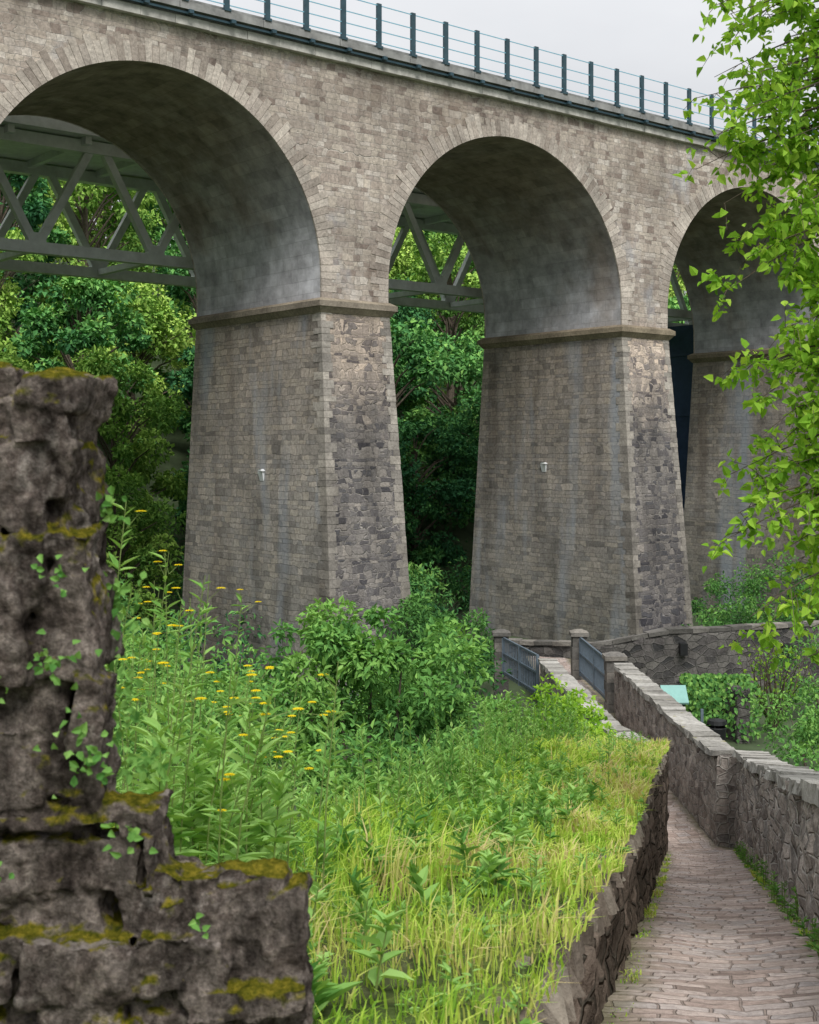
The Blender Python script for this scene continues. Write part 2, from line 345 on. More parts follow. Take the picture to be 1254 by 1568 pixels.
for k in range(-3,6):
    t0=PIT*k;zs=np.linspace(ZB,ZP,9)
    for z0,z1 in zip(zs[:-1],zs[1:]):
        P00=[pier_pt(t0,0,1,z0),pier_pt(t0,1,1,z0),pier_pt(t0,1,0,z0),pier_pt(t0,0,0,z0)]
        P11=[pier_pt(t0,0,1,z1),pier_pt(t0,1,1,z1),pier_pt(t0,1,0,z1),pier_pt(t0,0,0,z1)]
        a0,c0,b0=bat(z0);a1,c1,b1=bat(z1);o=k*7.3
        gp.quad(P00[0],P00[1],P11[1],P11[0],[(o-a0,z0),(o+PW+a0,z0),(o+PW+a1,z1),(o-a1,z1)],1)
        gp.quad(P00[2],P00[3],P11[3],P11[2],[(o-a0,z0),(o+PW+a0,z0),(o+PW+a1,z1),(o-a1,z1)],1)
        gp.quad(P00[1],P00[2],P11[2],P11[1],[(o-c0,z0),(o+D+b0,z0),(o+D+b1,z1),(o-c1,z1)],0)
        gp.quad(P00[3],P00[0],P11[0],P11[3],[(o-D-b0,z0),(o+c0,z0),(o+c1,z1),(o-D-b1,z1)],0)
    for side in (0,1):
        z=ZB;i=0
        while z<ZP-.05:
            h=U(.18,.34);z1=min(z+h,ZP);wf=(.42 if i%2 else .28)+U(-.1,.1);ws=(.30 if i%2 else .50)+U(-.12,.12);s=1 if side==0 else -1
            e=.006+U(0,.014);c=[]
            for zz in (z+.006,z1-.006):
                q=[(-s*e,e),(s*wf,e),(s*wf,-ws),(-s*e,-ws)]
                if side==1:q=[q[1],q[0],q[3],q[2]]
                c+=[pier_pt(t0,side,1,zz,dt,dn) for dt,dn in q]
            gq.hexa(c,0,R_());z=z1;i+=1
    def band(z0,z1,p0,p1):
        c=[]
        for zz,p in ((z0,p0),(z1,p1)):
            c+=[Vp(t0-p,p,zz),Vp(t0+PW+p,p,zz),Vp(t0+PW+p,-D-p,zz),Vp(t0-p,-D-p,zz)]
        gc.hexa(c,0,R_())
    band(4.66,4.86,.06,.22);band(4.863,5.05,.25,.25);band(5.053,5.16,.235,.06)
    if k in(0,1):
        zc_=-.9 if k==0 else -.75
        a_,c_,b_=bat(zc_);tt=t0-a_-.03;nn=-3.4 if k==0 else -4.3
        gw.hexa([Vp(tt-.02,nn-.12,zc_-.18),Vp(tt-.02,nn+.12,zc_-.18),Vp(tt+.05,nn+.12,zc_-.18),Vp(tt+.05,nn-.12,zc_-.18),Vp(tt-.10,nn-.15,zc_+.15),Vp(tt-.10,nn+.15,zc_+.15),Vp(tt+.05,nn+.15,zc_+.15),Vp(tt+.05,nn-.15,zc_+.15)])
        gw.hexa([Vp(tt-.06,nn-.2,zc_+.17),Vp(tt-.16,nn+.2,zc_+.17),Vp(tt+.03,nn+.2,zc_+.17),Vp(tt+.03,nn-.2,zc_+.17),Vp(tt-.1,nn-.1,zc_+.24),Vp(tt-.1,nn+.1,zc_+.24),Vp(tt+.03,nn+.1,zc_+.24),Vp(tt+.03,nn-.1,zc_+.24)])
gp.build('piers',[M_pier,M_front],viaduct);gq.build('quoins',[M_quoin],viaduct);gc.build('impost_bands',[M_corn],viaduct);gw.build('pier_plates',[M_white],viaduct)
gt=G()
def lbox(g_,ta,tb,n0,n1,z0,z1,mi=0,r=.5):
    g_.hexa([Vp(ta,n1,z0),Vp(tb,n1,z0),Vp(tb,n0,z0),Vp(ta,n0,z0),Vp(ta,n1,z1),Vp(tb,n1,z1),Vp(tb,n0,z1),Vp(ta,n0,z1)],mi,r)
t=T0
while t<T1:
    l=U(1.1,1.5);lbox(gt,t+.006,t+l-.006,-.3,.24+U(-.01,.01),ZT-.01+U(-.008,.008),ZT+.26,1);t+=l
lbox(gt,T0,T1,-D-.2,.12,ZT+.262,ZT+.42,0)
t=T0
while t<T1:
    lbox(gt,t+.012,t+3.04-.012,-1,.46,ZT+.422,ZT+.66,0);t+=3.04
lbox(gt,T0,T1,-D-.5,.30,ZT+.662,ZT+.80,0)
for tt in np.arange(T0,T1,1.52):
    lbox(gt,tt+.3,tt+.46,.24,.52,ZT+.30,ZT+.415,2)
gt.beam(Vp(T0,.36,ZT+.33),Vp(T1,.36,ZT+.33),.07,.07,2)
gt.build('deck_and_cornice',[M_conc,M_pale,M_post],viaduct)
rail=empty('bridge_railing');gr=G()
zb=ZT+.66
for tt in np.arange(.62-1.52*28,T1,1.52):
    gr.beam(Vp(tt,.40,zb),Vp(tt,.40,zb+1.55),.10,.18,0,up=tuple(d))
    gr.beam(Vp(tt-.12,.40,zb+.04),Vp(tt+.12,.40,zb+.04),.2,.09,0)
for h in (.2,.6,1.0,1.48):
    gr.beam(Vp(T0,.42,zb+h),Vp(T1,.42,zb+h),.022,.03,1)
for tt in np.arange(.62-1.52*28,T1,1.52):
    gr.beam(Vp(tt,-D-.3,zb),Vp(tt,-D-.3,zb+1.3),.07,.12,0,up=tuple(d))
gr.build('posts_and_wires',[M_post,M_wire],rail)
truss=empty('steel_truss_bridge');gs=G()
zb_,zt_=7.5,11.5
for n_ in (-10.2,-15.2):
    gs.beam(Vp(-70,n_,zb_),Vp(90,n_,zb_),.42,.42);gs.beam(Vp(-70,n_,zt_),Vp(90,n_,zt_),.45,.45)
    for i in range(-12,18):
        tb=-.8+4.9*i
        gs.beam(Vp(tb,n_,zb_),Vp(tb-2.2,n_,zt_),.28,.30);gs.beam(Vp(tb,n_,zb_),Vp(tb+2.2,n_,zt_),.28,.30)
        gs.hexa([Vp(tb-.4,n_+.17,zb_-.15),Vp(tb+.4,n_+.17,zb_-.15),Vp(tb+.4,n_-.17,zb_-.15),Vp(tb-.4,n_-.17,zb_-.15),Vp(tb-.3,n_+.17,zb_+.55),Vp(tb+.3,n_+.17,zb_+.55),Vp(tb+.3,n_-.17,zb_+.55),Vp(tb-.3,n_-.17,zb_+.55)])
for i in range(-12,18):
    tb=-.8+4.9*i
    gs.beam(Vp(tb,-10.2,zb_+.02),Vp(tb,-15.2,zb_+.02),.25,.25)
lbox(gs,-70,90,-16.4,-9.4,zt_+.3,zt_+.75)
for tt in np.arange(-70,90,3.0): lbox(gs,tt,tt+.25,-16.2,-9.6,zt_+.0,zt_+.298)
gs.build('truss_girders',[M_steel],truss)
gn=G()
for tc_ in (35.8,-36.0):
    gn.hexa([Vp(tc_-.25,-12.2,-12),Vp(tc_+.25,-12.2,-12),Vp(tc_+.25,-13.2,-12),Vp(tc_-.25,-13.2,-12),Vp(tc_-1.0,-10.2,7.27),Vp(tc_+1.0,-10.2,7.27),Vp(tc_+1.0,-15.2,7.27),Vp(tc_-1.0,-15.2,7.27)])
    for z_ in (-6,-2,2,5.5):
        w_=.25+.75*(z_+12)/19.3+.04;e_=.5+2.0*(z_+12)/19.3+.04
        gn.hexa([Vp(tc_-w_,-12.7+e_,z_),Vp(tc_+w_,-12.7+e_,z_),Vp(tc_+w_,-12.7-e_,z_),Vp(tc_-w_,-12.7-e_,z_),Vp(tc_-w_,-12.7+e_,z_+.15),Vp(tc_+w_,-12.7+e_,z_+.15),Vp(tc_+w_,-12.7-e_,z_+.15),Vp(tc_-w_,-12.7-e_,z_+.15)])
gn.build('steel_supports',[M_navy],truss)
# ------------------------------------------------------------------ terrain
def XL(y): return -.4+.214*y if y<23.7 else max(4.2,4.672-(y-23.7)*.3)
def XR(y): return .94+.212*y if y<23.7 else 5.62
def PZ(y): return min(-1.6,-1.08-.261*y) if y<23.7 else -7.27-.004*(y-23.7)
Wy=[-6,0,3.1,4.6,6.4,10,14.5,20,24,38,46];Wz=[-1.0,-1.05,-1.38,-1.67,-2.05,-2.80,-3.48,-4.6,-5.45,-6.1,-6.3]
def WT(y): return float(np.interp(y,Wy,Wz))
def smooth(x): x=np.clip(x,0,1);return x*x*(3-2*x)
def H(x,y):
    s=(x+2.97)*-.6314+(y-44)*.7755
    near=np.maximum(-8.25,-1.9-.261*np.maximum(y,0))
    left=np.clip((-.4+.214*np.minimum(y,24)-1.8-x)*1.0,0,3.4)*smooth((y-2)/5)
    near=np.maximum(near-left,-8.9)
    hill=np.maximum(0,s-19)
    hz=46*(1-np.exp(-hill*.62/46*1.1))
    return near+hz*1.0+.25*np.sin(x*.31+y*.2)*smooth(hill/10)
def axis(c0,c1,st,far): 
    a=list(np.arange(c0,c1+st,st));s=st
    x=a[-1]
    while x<far: s*=1.25;x+=s;a.append(x)
    s=st;x=a[0];l=[]
    while x>-far: s*=1.25;x-=s;l.append(x)
    return np.array(l[::-1]+a)
xs=axis(-45,60,1.0,900);ys=axis(-4,130,1.0,900)
X,Y=np.meshgrid(xs,ys);Z=H(X,Y)
nx,ny=len(xs),len(ys);i=(np.arange(ny-1)[:,None]*nx+np.arange(nx-1)[None]).ravel()
g=G();g.add(np.stack([X,Y,Z],-1).reshape(-1,3),np.stack([i,i+1,i+nx+1,i+nx],1),0,.5,np.stack([X,Y],-1).reshape(-1,2));g.build('ground',[M_ground],smooth=True)
def EL(y):
    w=1.7-max(0,y-15)*.08
    return XL(y)-w-(max(0,8-y)*.85)
def Gz(x,y):
    z=WT(y)-.04+.09*noise.noise(Vector((x*.9,y*.9,0)))+.03*noise.noise(Vector((x*3,y*3,4)))
    e=EL(y)
    if x<e: z-=(e-x)*1.5
    return z
g=G();yy=np.arange(-3,24.3,.15);K=26;V=[]
for y in yy:
    for j in range(K): 
        x=XL(y)-.04-(j/(K-1))**1.3*(XL(y)-EL(y)+2.4);V.append((x,y,Gz(x,y)))
n=len(yy);i=(np.arange(n-1)[:,None]*K+np.arange(K-1)[None]).ravel()
Va=np.array(V);g.add(Va,np.stack([i,i+K,i+K+1,i+1],1),0,.5,Va[:,:2]);g.build('grass_bank_soil',[M_bank],smooth=True)
g=G();yy=list(np.arange(-3,23.71,.25))+list(np.arange(23.9,47,.4));K=9;V=[];uv=[];L=0;pp=None
for y in yy:
    xl,xr=XL(y)-.05,XR(y)+.1
    c=Vector(((xl+xr)/2,y,PZ(y)))
    if pp is not None:L+=(c-pp).length
    pp=c
    for j in range(K):
        f=j/(K-1);x=xl+(xr-xl)*f
        V.append((x,y,PZ(y)-.02*math.cos((f-.5)*6.28)+.03*noise.noise(Vector((x*2,y*2,3)))));uv.append((f*1.35,L))
n=len(yy);i=(np.arange(n-1)[:,None]*K+np.arange(K-1)[None]).ravel()
g.add(V,np.stack([i,i+1,i+K+1,i+K],1),0,.5,uv);g.build('cobbled_path',[M_path],smooth=True)
def wall_strip(name,line,zb,zt,th,mat,step=.12,amp=.05,nv=14,nt=5,parent=None,side=1,fq=3.0):
    P=[np.array(p,float) for p in line];Ls=[0]
    for a,c in zip(P[:-1],P[1:]): Ls.append(Ls[-1]+np.linalg.norm(c-a))
    m=int(Ls[-1]/step)+2;L=np.linspace(0,Ls[-1],m)
    px=np.interp(L,Ls,[p[0] for p in P]);py=np.interp(L,Ls,[p[1] for p in P])
    tx=np.gradient(px);ty=np.gradient(py);q=np.hypot(tx,ty);nx_,ny_=ty/q*side,-tx/q*side
    V=[];uv=[];prof=[(0,j/nv,'f') for j in range(nv+1)]+[(j/nt,1,'t') for j in range(1,nt)]+[(1,1-j/nv,'b') for j in range(nv+1)]
    K=len(prof)
    for i_ in range(m):
        x,y=px[i_],py[i_];z0,z1=zb(x,y),zt(x,y)
        for (s,h,kd) in prof:
            xx=x+nx_[i_]*th*s;yy_=y+ny_[i_]*th*s;zz=z0+(z1-z0)*h
            nv_=noise.fractal(Vector((xx*fq,yy_*fq,zz*fq*1.3)),1,2,4)*amp+noise.noise(Vector((xx*1.1,yy_*1.1,zz)))*amp
            if kd=='t': V.append((xx,yy_,zz+nv_*.8))
            else:
                sg=-1 if kd=='f' else 1
                V.append((xx+nx_[i_]*nv_*sg,yy_+ny_[i_]*nv_*sg,zz+(nv_*.6 if h==1 else 0)))
            uv.append((L[i_],zz+(s*th if kd!='f' else 0)))
    i=(np.arange(m-1)[:,None]*K+np.arange(K-1)[None]).ravel()
    g=G();g.add(V,np.stack([i,i+1,i+K+1,i+K],1),0,.5,uv)
    for e in (0,m-1):
        base=e*K
        for j in range(K//2):
            a_,b_,c_,d_=V[base+j],V[base+j+1],V[base+K-2-j],V[base+K-1-j]
            g.quad(a_,b_,c_,d_,[(0,a_[2]),(0,b_[2]),(th,c_[2]),(th,d_[2])])
    return g.build(name,[mat],parent,smooth=True)
lw=empty('path_retaining_wall')
line=[(XL(y),y) for y in np.arange(-2,24.1,.5)]
wall_strip('wall_body',line,lambda x,y:PZ(y)-.15,lambda x,y:WT(y)-.16,.3,M_lwall,.07,.05,16,5,lw,side=-1,fq=4)
g=G();y=-1.5
while y<23.5:
    l=U(.09,.26);x=XL(y);h=U(.02,.09);w=U(.05,.13)
    if R_()<.8:
        g.hexa([(x-w+U(-.03,.03),y,WT(y)-.2),(x+.03+U(-.04,.03),y+.01,WT(y)-.2),(XL(y+l)+.03+U(-.03,.03),y+l-.02,WT(y+l)-.2),(XL(y+l)-w,y+l,WT(y+l)-.2),
            (x-w,y+.02,WT(y)+h-.10+U(-.03,.02)),(x+U(-.05,.02),y+.03,WT(y)+h-.13),(XL(y+l)+U(-.04,.02),y+l-.04,WT(y+l)+h-.13),(XL(y+l)-w,y+l-.02,WT(y+l)+h-.10)],0,R_())
    y+=l
o=g.build('capping_stones',[M_mossb],lw)
bm=o.modifiers.new('b','BEVEL');bm.width=.02;bm.segments=2
def coping(g,line,zf,w0,w1,ht,lmin,lmax,side):
    P=[np.array(p,float) for p in line];Ls=[0]
    for a,c in zip(P[:-1],P[1:]): Ls.append(Ls[-1]+np.linalg.norm(c-a))
    X_=[p[0] for p in P];Y_=[p[1] for p in P]
    s=0
    while s<Ls[-1]-.1:
        l=min(U(lmin,lmax),Ls[-1]-s);e0=s+.008;e1=s+l-.008
        a=np.array([np.interp(e0,Ls,X_),np.interp(e0,Ls,Y_)]);c=np.array([np.interp(e1,Ls,X_),np.interp(e1,Ls,Y_)])
        tt=(c-a)/np.linalg.norm(c-a);nn=np.array([tt[1],-tt[0]])*side
        j=lambda:U(-.03,.03);h=ht+U(-.02,.02);cs=[]
        za,zc=zf(*a),zf(*c)
        base=[(a-nn*w0,za),(c-nn*w0,zc),(c+nn*w1,zc),(a+nn*w1,za)]
        if side<0: base=base[::-1]
        for up in (0,1):
            for p,z in base: cs.append((p[0]+j(),p[1]+j()*.4,z+(h if up else -.04)+j()*.5))
        g.hexa(cs,0,R_());s+=l
def bev(o,w=.02):
    m=o.modifiers.new('b','BEVEL');m.width=w;m.segments=2
lp=empty('path_parapet_wall')
line=[(XL(y),y) for y in (24.1,26,30,34,38)]
zf=lambda x,y:WT(y)-.06
wall_strip('parapet_body',line,lambda x,y:PZ(y)-.3,zf,.4,M_rwall,.15,.03,10,4,lp,side=-1)
g=G();coping(g,line,zf,.05,.45,.1,.4,.8,-1);bev(g.build('parapet_coping',[M_cop],lp))
rw=empty('stone_path_wall')
Ty=[-3,3,9.3,19,23.9,24.3,36.2];Tz=[-.7,-.95,-2.37,-4.5,-5.45,-5.55,-5.85]
zf=lambda x,y:float(np.interp(y,Ty,Tz))-.1
line=[(XR(y),y) for y in np.arange(-2,23.8,.6)]+[(XR(23.69),23.9)]
wall_strip('wall_body',line,lambda x,y:PZ(y)-.2,zf,.42,M_rwall,.08,.06,18,4,rw,side=1,fq=4)
g=G();coping(g,line,zf,.05,.47,.08,.2,.5,1)
line2=[(5.62,23.92),(5.6,28),(5.62,32),(5.66,36.0)]
wall_strip('wall_body_far',line2,lambda x,y:PZ(y)-.3,zf,.42,M_rwall,.12,.035,14,4,rw,side=1)
coping(g,line2,zf,.05,.47,.08,.25,.6,1);bev(g.build('wall_coping',[M_cop],rw),.025)
def post(name,x,y,z0,z1,w):
    e=empty(name);g=G();z=z0;
    while z<z1-.1:
        h=U(.25,.4);zz=min(z+h,z1);g.box(x-w+U(-.015,.01),x+w+U(-.01,.015),y-w,y+w,z+.005,zz-.005,0,R_());z=zz
    g.box(x-w-.06,x+w+.06,y-w-.06,y+w+.06,z1,z1+.12,0,R_(),.01)
    g.hexa([(x-w-.04,y-w-.04,z1+.122),(x+w+.04,y-w-.04,z1+.122),(x+w+.04,y+w+.04,z1+.122),(x-w-.04,y+w+.04,z1+.122),(x-w*.4,y-w*.4,z1+.2),(x+w*.4,y-w*.4,z1+.2),(x+w*.4,y+w*.4,z1+.2),(x-w*.4,y+w*.4,z1+.2)],0,R_())
    bev(g.build('post_blocks',[M_dpost],e),.015)
post('gate_post',5.75,36.6,-8,-5.85,.25)
post('gate_post.001',5.45,42,-8,-5.95,.23)
post('gate_post.002',2.95,42,-8,-5.95,.23)
def mrail(name,p,q,z,zz):
    e=empty(name);g=G();p=np.array(p);q=np.array(q);n=int(np.linalg.norm(q-p)/.16)
    for i in range(n+1):
        c=p+(q-p)*i/n;r=.045 if i in(0,n//2,n) else .016
        g.beam((c[0],c[1],z),(c[0],c[1],zz),r*2,r*2,up=(0,1,0))
    for h in (z+.12,zz-.5,zz):g.beam((*p,h),(*q,h),.06,.06)
    g.build('bars',[M_rail],e)
mrail('metal_railing',(3.75,38.2),(3.0,41.8),-7.2,-6.0);mrail('metal_railing.001',(5.7,36.9),(5.47,41.8),-7.2,-6.0)
zt2=lambda x,y:float(np.interp(x,[4.5,6.5,8.5,20],[-6.95,-6.8,-6.25,-6.15]))
dw=empty('dark_stone_wall')
ln=[(3.4,47.2),(5,46.6),(6.5,45.3),(8,44.6),(10,45),(13,46),(22,48.5)]
wall_strip('wall_body',ln,lambda x,y:-9,zt2,.5,M_dwall,.2,.05,12,4,dw,side=-1)
g=G();coping(g,ln,zt2,.05,.5,.1,.5,.9,-1);bev(g.build('wall_coping',[M_dpost],dw))
g=G();g.box(9.25,9.5,44.55,45.2,-7.0,-6.6);g.box(13.1,13.4,45.6,46.6,-7.3,-6.8);g.build('dark_recess_boxes',[M_black],dw)  # solid black boxes; the shade inside wall openings is put into their colour
sw=empty('ivy_covered_wall')
wall_strip('wall_body',[(7.9,38.6),(9.4,38.2),(9.6,36.8)],lambda x,y:-9,lambda x,y:-6.75,.4,M_dwall,.15,.05,10,4,sw)
g=G()
n=3600;P=np.stack([rng.uniform(7.9,9.9,n),38.2-rng.uniform(-.1,.35,n),rng.uniform(-8.1,-6.5,n)],1)
P[2800:,1]-=rng.uniform(.2,1.5,800)
leaves(g,P,nrm(np.array([0,-.4,-1])+rng.normal(size=(n,3))*.4),nrm(np.array([0,-1,.4])+rng.normal(size=(n,3))*.4),.12,.11,0,rng.random(n),True)
g.build('ivy_leaves',[M_bush],sw)
ib=empty('information_board');g=G()
for xx in (7.05,7.55): g.beam((xx,36,-8.2),(xx,36,-6.75),.06,.06,1,up=(0,1,0))
g.hexa([(6.95,35.75,-6.95),(7.65,35.75,-6.95),(7.65,36.2,-6.55),(6.95,36.2,-6.55),(6.95,35.73,-6.90),(7.65,35.73,-6.90),(7.65,36.18,-6.5),(6.95,36.18,-6.5)],0)
g.build('board_parts',[M_teal,M_black],ib)
lb=empty('litter_bin');g=G()
g.tube([(8.1,34.4,-8.2),(8.1,34.4,-7.9),(8.1,34.4,-7.3),(8.1,34.4,-7.28)],[.17,.2,.25,.24],14,0);g.tube([(8.1,34.4,-7.2),(8.1,34.4,-7.1),(8.1,34.4,-7.05)],[.27,.24,.02],14,0)
for a in (0,1,2): g.beam((8.1+.2*math.cos(a*2.1),34.4+.2*math.sin(a*2.1),-7.3),(8.1+.2*math.cos(a*2.1),34.4+.2*math.sin(a*2.1),-7.18),.03,.03)
g.beam((7.75,34.6,-8.2),(7.75,34.6,-6.85),.07,.07,1,up=(0,1,0));g.build('bin_parts',[M_black,M_rail],lb)
# ------------------------------------------------------------------ ruined wall at left
ru=empty('ruined_stone_wall');g=G()
YB=2.78
def xr_(z): return float(np.interp(z,[-1.7,-.95,-.86,-.82,-.785,-.68,-.60,-.2,.0,.16],[-.175,-.18,-.215,-.30,-.45,-.465,-.56,-.60,-.60,-.61]))
def yb_(z): return YB if z>-.45 else 2.52
g.box(-2.4,-.70,2.45,YB,-1.9,.09,j=.01)
g.box(-1.2,-.60,2.45,2.52,-1.9,-.70);g.box(-1.2,-.28,2.45,2.52,-1.9,-.94)
z=-1.7
while z<.09:
    h=U(.05,.15);x=-2.2
    lim=xr_(z+h*.6)+U(-.012,.012)
    while x<lim:
        w=U(.06,.26);x1=min(x+w,lim);top=min(z+h*U(.9,1.15),.14)
        y0=2.39+U(-.032,.03)
        g.box(x+.003,x1-.003+U(-.012,.012),y0,min(y0+.25,yb_(z)+.02),z+U(-.015,.015),top,j=.016)
        x=x1+.001
    if z>-.45:
        for yy_ in np.arange(2.45,YB-.1,.11):
            sh=(yy_-2.4)*.25
            g.box(lim-.25-sh,lim-sh+U(-.03,.01),yy_,yy_+.12,z,min(z+h,.13),j=.016)
    z+=h
x=-1.3
while x<-.68:
    w=U(.06,.16);y0=2.42+U(0,.1);g.box(x,x+w,y0,y0+U(.1,.2),.05,.11+U(0,.05),j=.02);x+=w*U(.8,1.2)
for (a,c_,zt0) in ((-.47,-.40,-.77),(-.42,-.34,-.79),(-.36,-.25,-.775),(-.27,-.20,-.83)): g.box(a,c_,2.4,2.53,-1.5,zt0,j=.02)
o=g.build('rubble_masonry',[M_rock],ru,smooth=True)
m=o.modifiers.new('r','REMESH');m.mode='VOXEL';m.voxel_size=.0065;m.use_smooth_shade=True
for nm,ty,sz,st in (('c1','CLOUDS',.15,.045),('c2','VORONOI',.05,-.010),('c3','CLOUDS',.03,.022)):
    tx=bpy.data.textures.new(nm,ty);tx.noise_scale=sz
    if ty=='CLOUDS':tx.noise_depth=4
    mm=o.modifiers.new(nm,'DISPLACE');mm.texture=tx;mm.strength=st;mm.mid_level=.5;mm.texture_coords='GLOBAL'
# ------------------------------------------------------------------ vegetation: grass
def grass(name,n,ysamp,hfun,wid,parent=None,mat=M_grass,cfun=None,xr=None):
    g=G();Ysp=ysamp(n);P=[];
    for y in Ysp:
        e0,e1=(EL(y)-.3,XL(y)+.03) if xr is None else xr(y)
        x=e0+(e1-e0)*R_();P.append((x,y,Gz(x,y) if xr is None else PZ(y)))
    P=np.array(P);n=len(P)
    pn=np.array([noise.noise(Vector((p[0]*1.3,p[1]*1.3,5))) for p in P]);pn2=np.array([noise.noise(Vector((p[0]*3.3,p[1]*3.3,9))) for p in P])
    hh=hfun(P,pn,pn2)*rng.uniform(.4,1.35,n);az=rng.uniform(0,6.283,n)+pn2*3;lean=rng.uniform(.1,1.1,n)
    dr=np.stack([np.cos(az),np.sin(az),np.zeros(n)],1);up=np.array([0,0,1.]);sd=np.stack([-np.sin(az+.6),np.cos(az+.6),np.zeros(n)],1)
    w=(wid*np.clip(P[:,1]/6,.7,2.6)*rng.uniform(.5,1.5,n))[:,None];h=hh[:,None];l=lean[:,None]
    p1=P+up*h*.55+dr*h*l*.25;p2=P+up*h*(1-.35*l)+dr*h*l*.85
    V=np.stack([P-sd*w,P+sd*w,p1+sd*w*.8,p1-sd*w*.8,p2+sd*w*.1,p2-sd*w*.1],1)
    bq=np.arange(n)[:,None]*6;F=np.concatenate([bq+np.array([[0,1,2,3]]),bq+np.array([[3,2,4,5]])])
    r=np.clip(.38+pn*.6+pn2*.45+rng.normal(size=n)*.18,0,1)
    if cfun is not None:r=cfun(P,r)
    g.add(V.reshape(-1,3),F,0,np.repeat(r,6));return g.build(name,[mat],parent)
def ys_(n): return 1.6+22.3*rng.random(n)**1.6
def cf(P,r): 
    q=np.array([XL(y) for y in P[:,1]])-P[:,0]
    return np.clip(r-.12*np.clip(q-.8,0,1.5)+np.where(q<.7,.30,0)*rng.random(len(r)),0,1)
def hgt(P,pn,pn2):
    q=np.array([XL(y) for y in P[:,1]])-P[:,0]
    return (.055+.10*np.clip(pn+.3,0,1)+.22*np.clip(pn2,0,1))*np.clip(.8+q,.75,1)+.14*np.clip(q-.5,0,1.3)
grass('bank_grass',84000,ys_,hgt,.0042,cfun=cf)
grass('path_edge_grass',2200,lambda n:3+21*rng.random(n),lambda P,pn,p2:.02+.10*np.clip(pn+.1,0,1),.004,xr=lambda y:(XR(y)-.10,XR(y)+.01))
grass('path_edge_grass.001',1600,lambda n:3+20*rng.random(n),lambda P,pn,p2:.02+.12*np.clip(pn,0,1),.004,xr=lambda y:(XL(y)+.02,XL(y)+.12))
g=G()
def weed(x,y,z,h,nl,LL,lean=(0,0),base=.6,stemr=.004,spread=1.0,ar=.3):
    top=(x+lean[0],y+lean[1],z+h);g.tube([(x,y,z),((x+top[0])/2,(y+top[1])/2,z+h*.55),top],[stemr,stemr*.8,stemr*.3],4,1)
    f=rng.random(nl)**.8;P=np.stack([x+lean[0]*f,y+lean[1]*f,z+h*f],1)
    az=rng.uniform(0,6.283,nl);D=np.stack([np.cos(az)*spread,np.sin(az)*spread,.25+.8*f+rng.uniform(-.2,.3,nl)],1)
    Ls=LL*(1.15-.6*f)*rng.uniform(.7,1.2,nl)
    leaves(g,P,D,np.tile([0,0,1.],(nl,1))+rng.normal(size=(nl,3))*.2,Ls,Ls*ar,0,np.clip(base+rng.normal(size=nl)*.15,0,1),True,droop=.3,fold=.2)
for i_ in range(28):
    y=U(4.4,5.9);x=-.16*y+U(-.22,.26);weed(x,y,Gz(x,y),U(.5,.85),46,.16,(U(-.06,.06),U(-.05,.05)),base=U(.8,1.0))
for i_ in range(560):
    y=2.6+10*R_()**1.3;f=R_()**1.2;x=EL(y)+.0+(XL(y)-EL(y)-.4)*f
    weed(x,y,Gz(x,y),U(.15,.5)*(1.25-.75*f),int(U(14,28)),U(.04,.13),(U(-.08,.08),U(-.05,.05)),base=U(.15,.95),spread=U(.4,1),ar=U(.2,.55))
for i_ in range(340):
    y=U(5.5,20);x=EL(y)+U(-.7,.45);weed(x,y,Gz(x,y),U(.35,.9),int(U(24,44)),U(.05,.12),(U(-.12,.12),U(-.1,.1)),base=U(.15,.95),spread=U(.4,.9))
for i_ in range(200):
    y=U(8,24);x=XL(y)-U(.2,1.6);weed(x,y,Gz(x,y),U(.12,.35),16,U(.05,.11),base=U(.3,.9))
for i_ in range(170):
    y=U(2.5,24);x=XL(y)-U(-.03,.4);weed(x,y,Gz(x,y),U(.05,.14),12,U(.03,.08),base=U(.4,.9))
for i_ in range(80):
    y=U(5,23);x=XR(y)-U(0,.1);weed(x,y,PZ(y),U(.08,.3),16,U(.04,.09),base=U(.1,.5))
g.build('broadleaf_weeds',[M_weed,M_stem])
g=G()
for i_ in range(66):
    y=U(4.0,7.0);x=-.16*y+U(-.5,.55)-.10;z=Gz(x,y);h=U(.7,1.3)*(1.15 if x<-.8 else .78)
    lx,ly=U(-.12,.2),U(-.1,.1);top=np.array([x+lx,y+ly,z+h])
    g.tube([(x,y,z),(x+lx*.3,y+ly*.3,z+h*.5),tuple(top)],[.004,.003,.0015],4,1)
    nl=40;f=rng.uniform(.1,.98,nl);P=np.stack([x+lx*f**1.5,y+ly*f**1.5,z+h*f],1)
    az=rng.uniform(0,6.283,nl);Ls=rng.uniform(.03,.09,nl);leaves(g,P,np.stack([np.cos(az),np.sin(az),rng.uniform(.2,1.2,nl)],1),np.tile([0,0,1.],(nl,1))+rng.normal(size=(nl,3))*.2,Ls,Ls*.22,0,.3+rng.random(nl)*.6,True)
    for q in range(int(U(0,4.2))):
        c=top+np.array([U(-.10,.10),U(-.07,.07),U(-.12,.04)]);g.tube([tuple(top-[0,0,.1]),tuple(c)],[.0015,.001],3,1)
        m_=12;az=np.arange(m_)/m_*6.283;leaves(g,np.tile(c,(m_,1)),np.stack([np.cos(az),np.sin(az),np.full(m_,.15)],1),np.tile([0,0,1.],(m_,1)),.021,.010,2,rng.random(m_),True)
g.build('yellow_wildflowers',[M_weed,M_stem,M_yel])
g=G()
